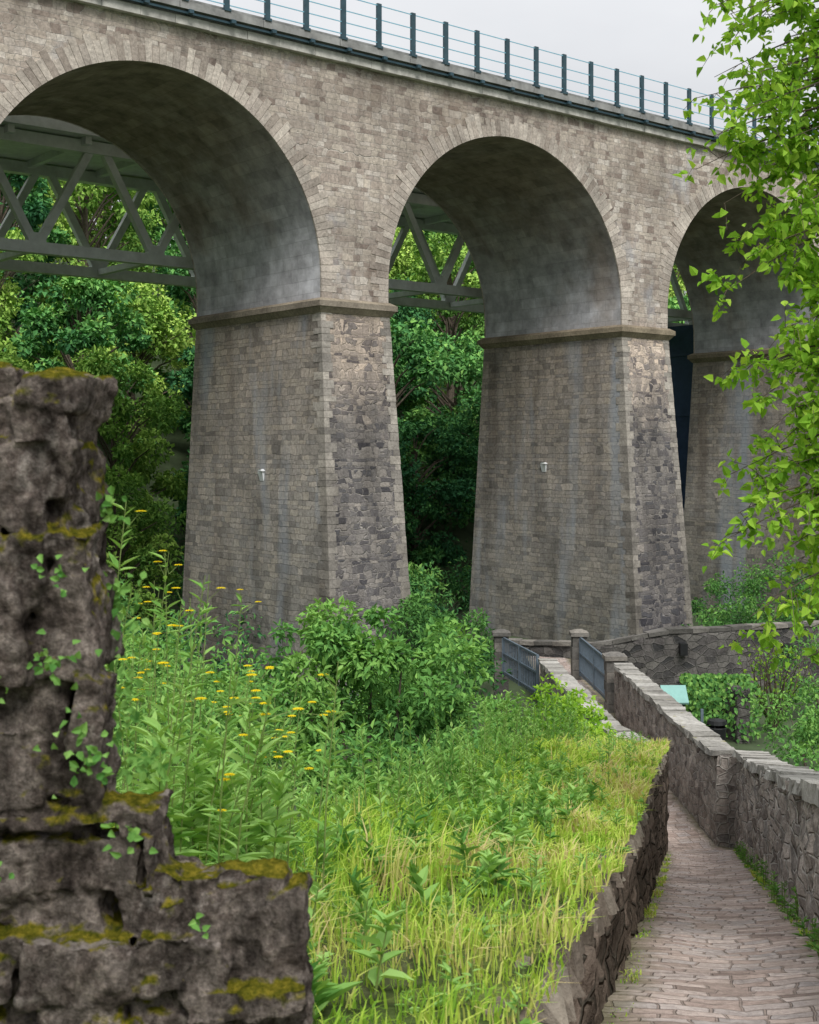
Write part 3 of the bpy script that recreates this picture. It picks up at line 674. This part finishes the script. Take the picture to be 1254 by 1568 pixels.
def patch(cx,cy,cz,r,n,L,base=.35):
    P=np.array([cx,cy,cz])+rng.normal(size=(n,3))*np.array([r,.02,r])*.6
    P[:,1]=cy-np.abs(rng.normal(size=n))*.03
    leaves(g,P,nrm(rng.normal(size=(n,3))+np.array([.2,-.3,-.1])),nrm(np.array([.1,-.8,.6])+rng.normal(size=(n,3))*.5),L*rng.uniform(.6,1.2,n),L*.7,0,np.clip(base+rng.normal(size=n)*.2,0,1),True)
for c in [(-.63,2.35,-.38,.045,26,.02),(-.58,2.34,-.53,.05,50,.02),(-.72,2.33,-.44,.03,8,.018),(-.73,2.33,-.74,.02,8,.018),(-.63,2.35,-.22,.04,14,.018),(-.38,2.35,-.84,.025,8,.018),(-.50,2.36,-.70,.03,14,.02),(-.62,2.6,-.12,.05,50,.022),(-.59,2.62,-.32,.06,80,.022),(-.58,2.62,-.5,.06,70,.022),(-.52,2.6,-.62,.04,40,.022)]: patch(*c)
P=np.stack([rng.uniform(-1.0,-.62,80),rng.uniform(2.45,2.7,80),np.full(80,.13)],1);leaves(g,P,nrm(rng.normal(size=(80,3))*.6+np.array([0,0,.6])),runit(80),.03,.012,0,.8,True)
g.build('wall_creeper',[M_weed],None)
def bush(name,blobs,L,dens,mat,six=True,base=.5):
    g=G()
    zmin=min(c[2]-r for *c,r in blobs)
    c0=np.mean([c for *c,r in blobs],axis=0)
    for *c,r in blobs:
        g.tube([(c[0]*.6+c0[0]*.4,c[1]*.6+c0[1]*.4,zmin-.6),((c0[0]+c[0]*3)/4,(c0[1]+c[1]*3)/4,(zmin+c[2])/2-.1),tuple(c)],[.05,.035,.01],5,1)
        bb=base+U(-.15,.15)
        for q in range(10):
            u=runit(1)[0];cc=np.array(c)+u*r*.8*np.array([1,1,.95]);blob_leaves(g,cc,r*U(.2,.6),int(dens*r*r/10),L,.48,0,six,bb+U(-.25,.25)+u[2]*.14,.28,.3)
    return g.build(name,[mat,M_bark])
bush('elder_bush',[(-.9,17,-3.0,1.0),(-.1,17,-2.8,.9),(-1.9,16.5,-3.7,.85),(.25,18,-3.1,.75),(-.1,15.6,-3.9,.85),(-1.1,15.4,-4.4,.9),(.3,18.5,-4.0,.8),(-.5,17,-2.45,.5),(-1.4,17,-2.6,.45),(-.4,14.5,-4.3,.7)],.105,3000,M_bush,True,.40)
bush('elder_bush.001',[(1.3,22,-5.0,.9),(1.0,24,-5.3,1.1),(2.1,25,-5.8,.8),(.3,26,-5.3,1.2)],.12,1800,M_bush,True,.5)
bush('ivy_bush',[(2.9,25.5,-4.9,.5),(2.6,24.6,-5.4,.5),(3.2,24.3,-5.1,.45),(3.45,27,-5.5,.45),(3.4,23.5,-5.3,.4)],.12,2100,M_tree,True,.6)
bush('valley_bush',[(-3.5,27,-5.3,1.5),(-5.5,28,-5.6,1.6),(-1.5,28,-5.5,1.4),(-7.5,30,-5.2,1.7),(-2.8,24,-5.2,1.2)],.14,1000,M_bush,False,.5)
bush('valley_bush.001',[(1.0,38,-6.6,1.5),(1.7,45,-6.6,1.3),(-1.5,37,-6.6,1.5),(-6.5,36,-7.0,1.6),(-9,37,-6.2,1.9),(.4,45,-6.4,1.5),(1.3,40,-6.9,.9)],.17,800,M_bush,False,.35)
bush('valley_bush.002',[(-4.6,14,-3.7,1.2),(-3.3,13,-4.2,1.1),(-3.7,17,-4.2,1.4),(-5.8,18,-3.8,1.4),(-2.3,12,-3.9,.9)],.10,1200,M_bush,True,.45)
bush('laurel_bush',[(9.8,33.5,-6.9,1.0),(11,33,-6.6,1.1),(10.2,31,-6.9,1.0),(12.2,32,-6.4,1.3),(8.9,29,-7.2,.8)],.14,1000,M_bush,False,.6)
bush('laurel_bush.001',[(12.2,40,-6.6,1.1),(14,41,-6.2,1.3),(13.4,38,-7.0,1.0)],.14,900,M_bush,False,.7)
bush('laurel_bush.002',[(11.6,51,-7.2,1.0),(13.2,52.5,-7.0,1.3),(15,54,-7.0,1.3),(16.8,56,-6.9,1.4),(18.5,56,-6.9,1.3),(13.8,58,-7.0,1.4),(15.6,61,-6.8,1.5),(17.5,62,-6.6,1.6)],.17,600,M_bush,False,.45)
ub=[]
for i_ in range(13):
    p=Vp(3.6+i_*.9+U(-.3,.3),-U(9.5,19),0)
    ub.append((p[0],p[1],-7.3+U(-.3,.9),U(1.3,2.2)))
for i_ in range(8):
    p=Vp(18.5+i_*1.4,-U(9,17),0);ub.append((p[0],p[1],-7.3+U(-.3,.6),U(1.3,2.0)))
for i_ in range(8):
    p=Vp(-11+i_*1.3,-U(3,14),0);ub.append((p[0],p[1],-7.2+U(-.3,1.2),U(1.3,2.0)))
bush('woodland_undergrowth',ub,.26,330,M_forestd,False,.5)
g=G()
for i_ in range(26):
    p=Vector((10.6,38,-8.2));pts=[p];dv=Vector((U(-.5,.5),U(-.4,.4),1)).normalized()
    for q in range(6): p=p+dv*.45;dv=(dv+Vector((U(-.3,.3),U(-.3,.3),.1))).normalized();pts.append(p)
    g.tube(pts,[.035,.03,.022,.018,.012,.008,.004],4,1)
    n=10;P=np.array([tuple(pts[random.randint(3,6)]) for _ in range(n)])+rng.normal(size=(n,3))*.12
    leaves(g,P,runit(n),runit(n),.12,.07,0,rng.random(n),False)
g.build('twiggy_shrub',[M_tree,M_twig])
# ------------------------------------------------------------------ trees
def tree_mesh(name,h,cr,nleaf,L,mat,seed,low=.15):
    random.seed(seed);g=G()
    g.tube([(0,0,-1),(.1,.05,h*.2),(U(-.3,.3),U(-.3,.3),h*.5),(0,0,h*.85)],[.38,.28,.18,.04],8,1)
    B=[]
    for i in range(46):
        f=low+(1-low)*R_();rad=cr*math.sqrt(max(.05,1-((f-.45)/.6)**2))*U(.5,1.0);a=U(0,6.283)
        B.append((rad*math.cos(a),rad*math.sin(a),f*h*.93,cr*U(.18,.36)))
    for x,y,z,r in B:
        g.tube([(0,0,max(0,z-h*.22)),(x*.5,y*.5,z-h*.07),(x,y,z)],[.10,.06,.02],4,1)
        bb=.45+U(-.24,.24)
        for q in range(3):
            u=runit(1)[0];blob_leaves(g,np.array([x,y,z])+u*r*.5,r*U(.5,.8),int(nleaf/138),L,.62,0,False,bb+.14*u[2],.22,.6,.65)
    return g.build(name,[mat,M_bark],link=False)
TM=[tree_mesh('deciduous_crown_a',13,4.2,11500,.33,M_forest,1),tree_mesh('deciduous_crown_b',15,4.6,11500,.35,M_forest,2),tree_mesh('deciduous_crown_c',11,4.4,10500,.33,M_forest,3)]
TD=[tree_mesh('dark_crown_a',14,4.0,11000,.38,M_forestd,4,.05),tree_mesh('dark_crown_b',12,4.4,11000,.36,M_forestd,5,.05)]
random.seed(5)
forest=empty('hillside_forest')
def hz(x,y): return float(H(np.array(x),np.array(y)))
def plant(t,s,dark,sc):
    p=Vp(t,-s,0);m=random.choice(TD if dark else TM);k=sc*U(.85,1.15)
    obj('forest_tree',m,forest,(p[0],p[1],hz(p[0],p[1])-.4),(0,0,U(0,6.28)),(k,k,k*U(.9,1.1)))
for row,(s,st,sc) in enumerate([(21.5,6.2,.85),(28,6.5,.95),(36,7,.98),(45,7.5,1.0),(55,8,1.1),(67,9,1.15)]):
    t=-48+U(0,4)
    while t<78:
        dark=(t>6 and row<5 and R_()<.65) or (t<6 and R_()<.12) or (row<1 and R_()<.4)
        plant(t+U(-1.5,1.5),s+U(-2,2),dark,sc);t+=st
for (x,y,sc,dk) in [(-15.5,50,.72,0),(-19,54,.85,0),(-12.6,56,.6,0),(-24,52,.9,0),(-17,44,.5,1),(-21,46,.65,0)]:
    o=obj('forest_tree',random.choice(TD if dk else TM),forest,(x,y,hz(x,y)-.4),(0,0,U(0,6)),(sc,sc,sc))
for (t_,s_,sc) in [(66,62,1.35),(74,68,1.4),(84,66,1.4),(95,70,1.5),(60,74,1.3)]:
    plant(t_,s_,False,sc*1.3)
# ------------------------------------------------------------------ foreground tree at right
g=G();tr=Vector((4.6,9.0,-3.6))
trunk=[tr-Vector((0,0,1.2)),tr+Vector((.05,0,2)),tr+Vector((-.1,.1,4.2)),tr+Vector((.1,.1,6.5)),tr+Vector((0,0,9.5))]
g.tube(trunk,[.22,.17,.14,.10,.04],10,1)
def tz(z): 
    f=(z+3.6)/9.5;f=min(max(f,.05),1);return tr+Vector((0,.05,9.5*f))
ends=[(1.85,8,2.72),(2.05,8,2.3),(2.25,8.3,2.75),(1.75,8,1.72),(2.0,7.8,2.05),(2.4,8.2,2.25),(2.15,8.2,1.85),(2.3,7.8,1.45),(2.1,8.1,1.2),(1.95,8.1,1.0),
 (2.5,8.3,1.1),(2.25,7.8,.75),(2.0,8,.50),(2.4,8.1,.35),(2.15,8,.12),(2.5,8.3,.0),(2.05,8.2,-.12),(2.2,8.0,-.35),(2.0,8,-.40),(2.5,8.1,.6),(2.6,8.3,-.55),
 (2.05,7.9,-1.0),(2.3,8.1,-.95),(2.55,8.0,-1.15),(2.6,8.6,1.7),(2.7,8.5,2.6),(2.35,7.6,2.55),(2.7,8.0,1.9),(2.45,7.9,2.95),(2.1,8.3,3.1),(2.6,8,.9),(2.7,8.1,-.2),(2.65,8,1.4),
 (1.8,8.1,2.2),(1.85,7.9,1.9),(1.95,8.2,1.55),(2.2,8.1,2.2),(2.3,8,1.9),(2.45,8,1.6),(2.6,8.2,2.1),(2.35,8.1,1.1),(2.6,8.1,.3),(2.4,8.1,-.1),(2.35,8.1,-.6),(2.55,8,-.9),
 (1.95,8,-.55),(2.1,8.2,-.25),(2.25,8.1,.0),(2.45,8.2,-.35),(2.2,8.2,-1.1),(2.45,8.1,-1.3),(2.1,8,.3),(2.3,8.3,.55)]
for i_ in range(34): ends.append((U(2.35,2.85),U(7.8,9),U(-1.2,3.1)))
for i_ in range(10): ends.append((U(1.95,2.3),U(8,8.8),U(1.2,3.1)))
for e in ends:
    e=Vector(e);s=tz(e.z+U(.3,1.0));mid=s.lerp(e,.55)+Vector((0,0,U(.15,.4)));pts=[]
    for i in range(9):
        f=i/8;pts.append(s*(1-f)**2+mid*2*f*(1-f)+e*f*f+Vector((U(-.02,.02),U(-.02,.02),U(-.02,.02))))
    g.tube(pts,[.022,.02,.017,.014,.011,.009,.007,.004,.002],5,1)
    for q in range(18):
        f=U(.5,1);i=min(int(f*8),7);p=pts[i].lerp(pts[i+1],f*8-i);q2=p+Vector((U(-.18,.14),U(-.25,.25),U(-.24,.14)))
        g.tube([p,p.lerp(q2,.5)+Vector((0,0,.03)),q2],[.003,.0025,.0015],3,1)
        n=random.randint(7,13);F_=rng.uniform(.2,1.1,n)[:,None];P=np.array(p)*(1-F_)+np.array(q2)*F_
        D_=nrm(rng.normal(size=(n,3))*.7+np.array([-.15,0,-.25]));Ls=rng.uniform(.035,.085,n)
        leaves(g,P+D_*.02,D_,nrm(np.array([0,-.25,.8])+rng.normal(size=(n,3))*.5),Ls,Ls*.7,0,np.clip(.6+rng.normal(size=n)*.25,0,1),True,droop=.25)
for i_ in range(60):
    c=np.array([4.6+U(-1.6,2.2),9+U(-1.5,2.2),U(0,6.5)])
    if c[0]<3.3: continue
    blob_leaves(g,c,.6,130,.12,.7,0,False,.5,.25,.3)
g.build('maple_tree',[M_tree,M_twig])
# ------------------------------------------------------------------ world, sun, camera
w=bpy.data.worlds.new("World");scene.world=w;w.use_nodes=True;nt=w.node_tree;nt.nodes.clear()
el=math.radians(50);az=math.radians(168)
sky=nt.nodes.new('ShaderNodeTexSky');sky.sky_type='NISHITA';sky.sun_disc=False;sky.sun_elevation=el;sky.sun_rotation=az
tc=nt.nodes.new('ShaderNodeTexCoord');ns=nt.nodes.new('ShaderNodeTexNoise');ns.inputs['Scale'].default_value=2.2;ns.inputs['Detail'].default_value=5
mp=nt.nodes.new('ShaderNodeMapping');mp.inputs['Scale'].default_value=(1,1,2.5)
nt.links.new(tc.outputs['Generated'],mp.inputs[0]);nt.links.new(mp.outputs[0],ns.inputs['Vector'])
cr=nt.nodes.new('ShaderNodeValToRGB');cr.color_ramp.elements[0].position=.3;cr.color_ramp.elements[1].position=.7
cr.color_ramp.elements[0].color=(3.2,3.27,3.4,1);cr.color_ramp.elements[1].color=(4.3,4.33,4.4,1)
sx=nt.nodes.new('ShaderNodeSeparateXYZ');nt.links.new(tc.outputs['Generated'],sx.inputs[0])
mr=nt.nodes.new('ShaderNodeMapRange');mr.inputs[1].default_value=0;mr.inputs[2].default_value=1;mr.inputs[3].default_value=.8;mr.inputs[4].default_value=2.9
nt.links.new(sx.outputs[2],mr.inputs[0])
vm=nt.nodes.new('ShaderNodeVectorMath');vm.operation='SCALE';nt.links.new(cr.outputs[0],vm.inputs[0]);nt.links.new(mr.outputs[0],vm.inputs['Scale'])
mx=nt.nodes.new('ShaderNodeMix');mx.data_type='RGBA';mx.inputs[0].default_value=.94
nt.links.new(ns.outputs[0],cr.inputs[0]);nt.links.new(sky.outputs[0],mx.inputs[6]);nt.links.new(vm.outputs[0],mx.inputs[7])
bg=nt.nodes.new('ShaderNodeBackground');bg.inputs[1].default_value=.15;nt.links.new(mx.outputs[2],bg.inputs[0])
wo=nt.nodes.new('ShaderNodeOutputWorld');nt.links.new(bg.outputs[0],wo.inputs[0])
sl=bpy.data.lights.new('sun','SUN');sl.energy=2.6;sl.angle=math.radians(20);sl.color=(1,.97,.93)
so=bpy.data.objects.new('sun',sl);scene.collection.objects.link(so)
ds=Vector((math.sin(az)*math.cos(el),math.cos(az)*math.cos(el),math.sin(el)))
so.rotation_euler=ds.to_track_quat('Z','Y').to_euler()
cam=bpy.data.cameras.new('camera');co=bpy.data.objects.new('camera',cam);scene.collection.objects.link(co);scene.camera=co
co.location=(0,0,0);co.rotation_euler=(math.radians(90),0,0)
cam.sensor_width=36;cam.lens=45.9;cam.shift_y=-.06;cam.clip_start=.05;cam.clip_end=3000
cam.dof.use_dof=True;cam.dof.focus_distance=28;cam.dof.aperture_fstop=11
scene.view_settings.view_transform='Standard';scene.view_settings.look='None';scene.view_settings.exposure=0
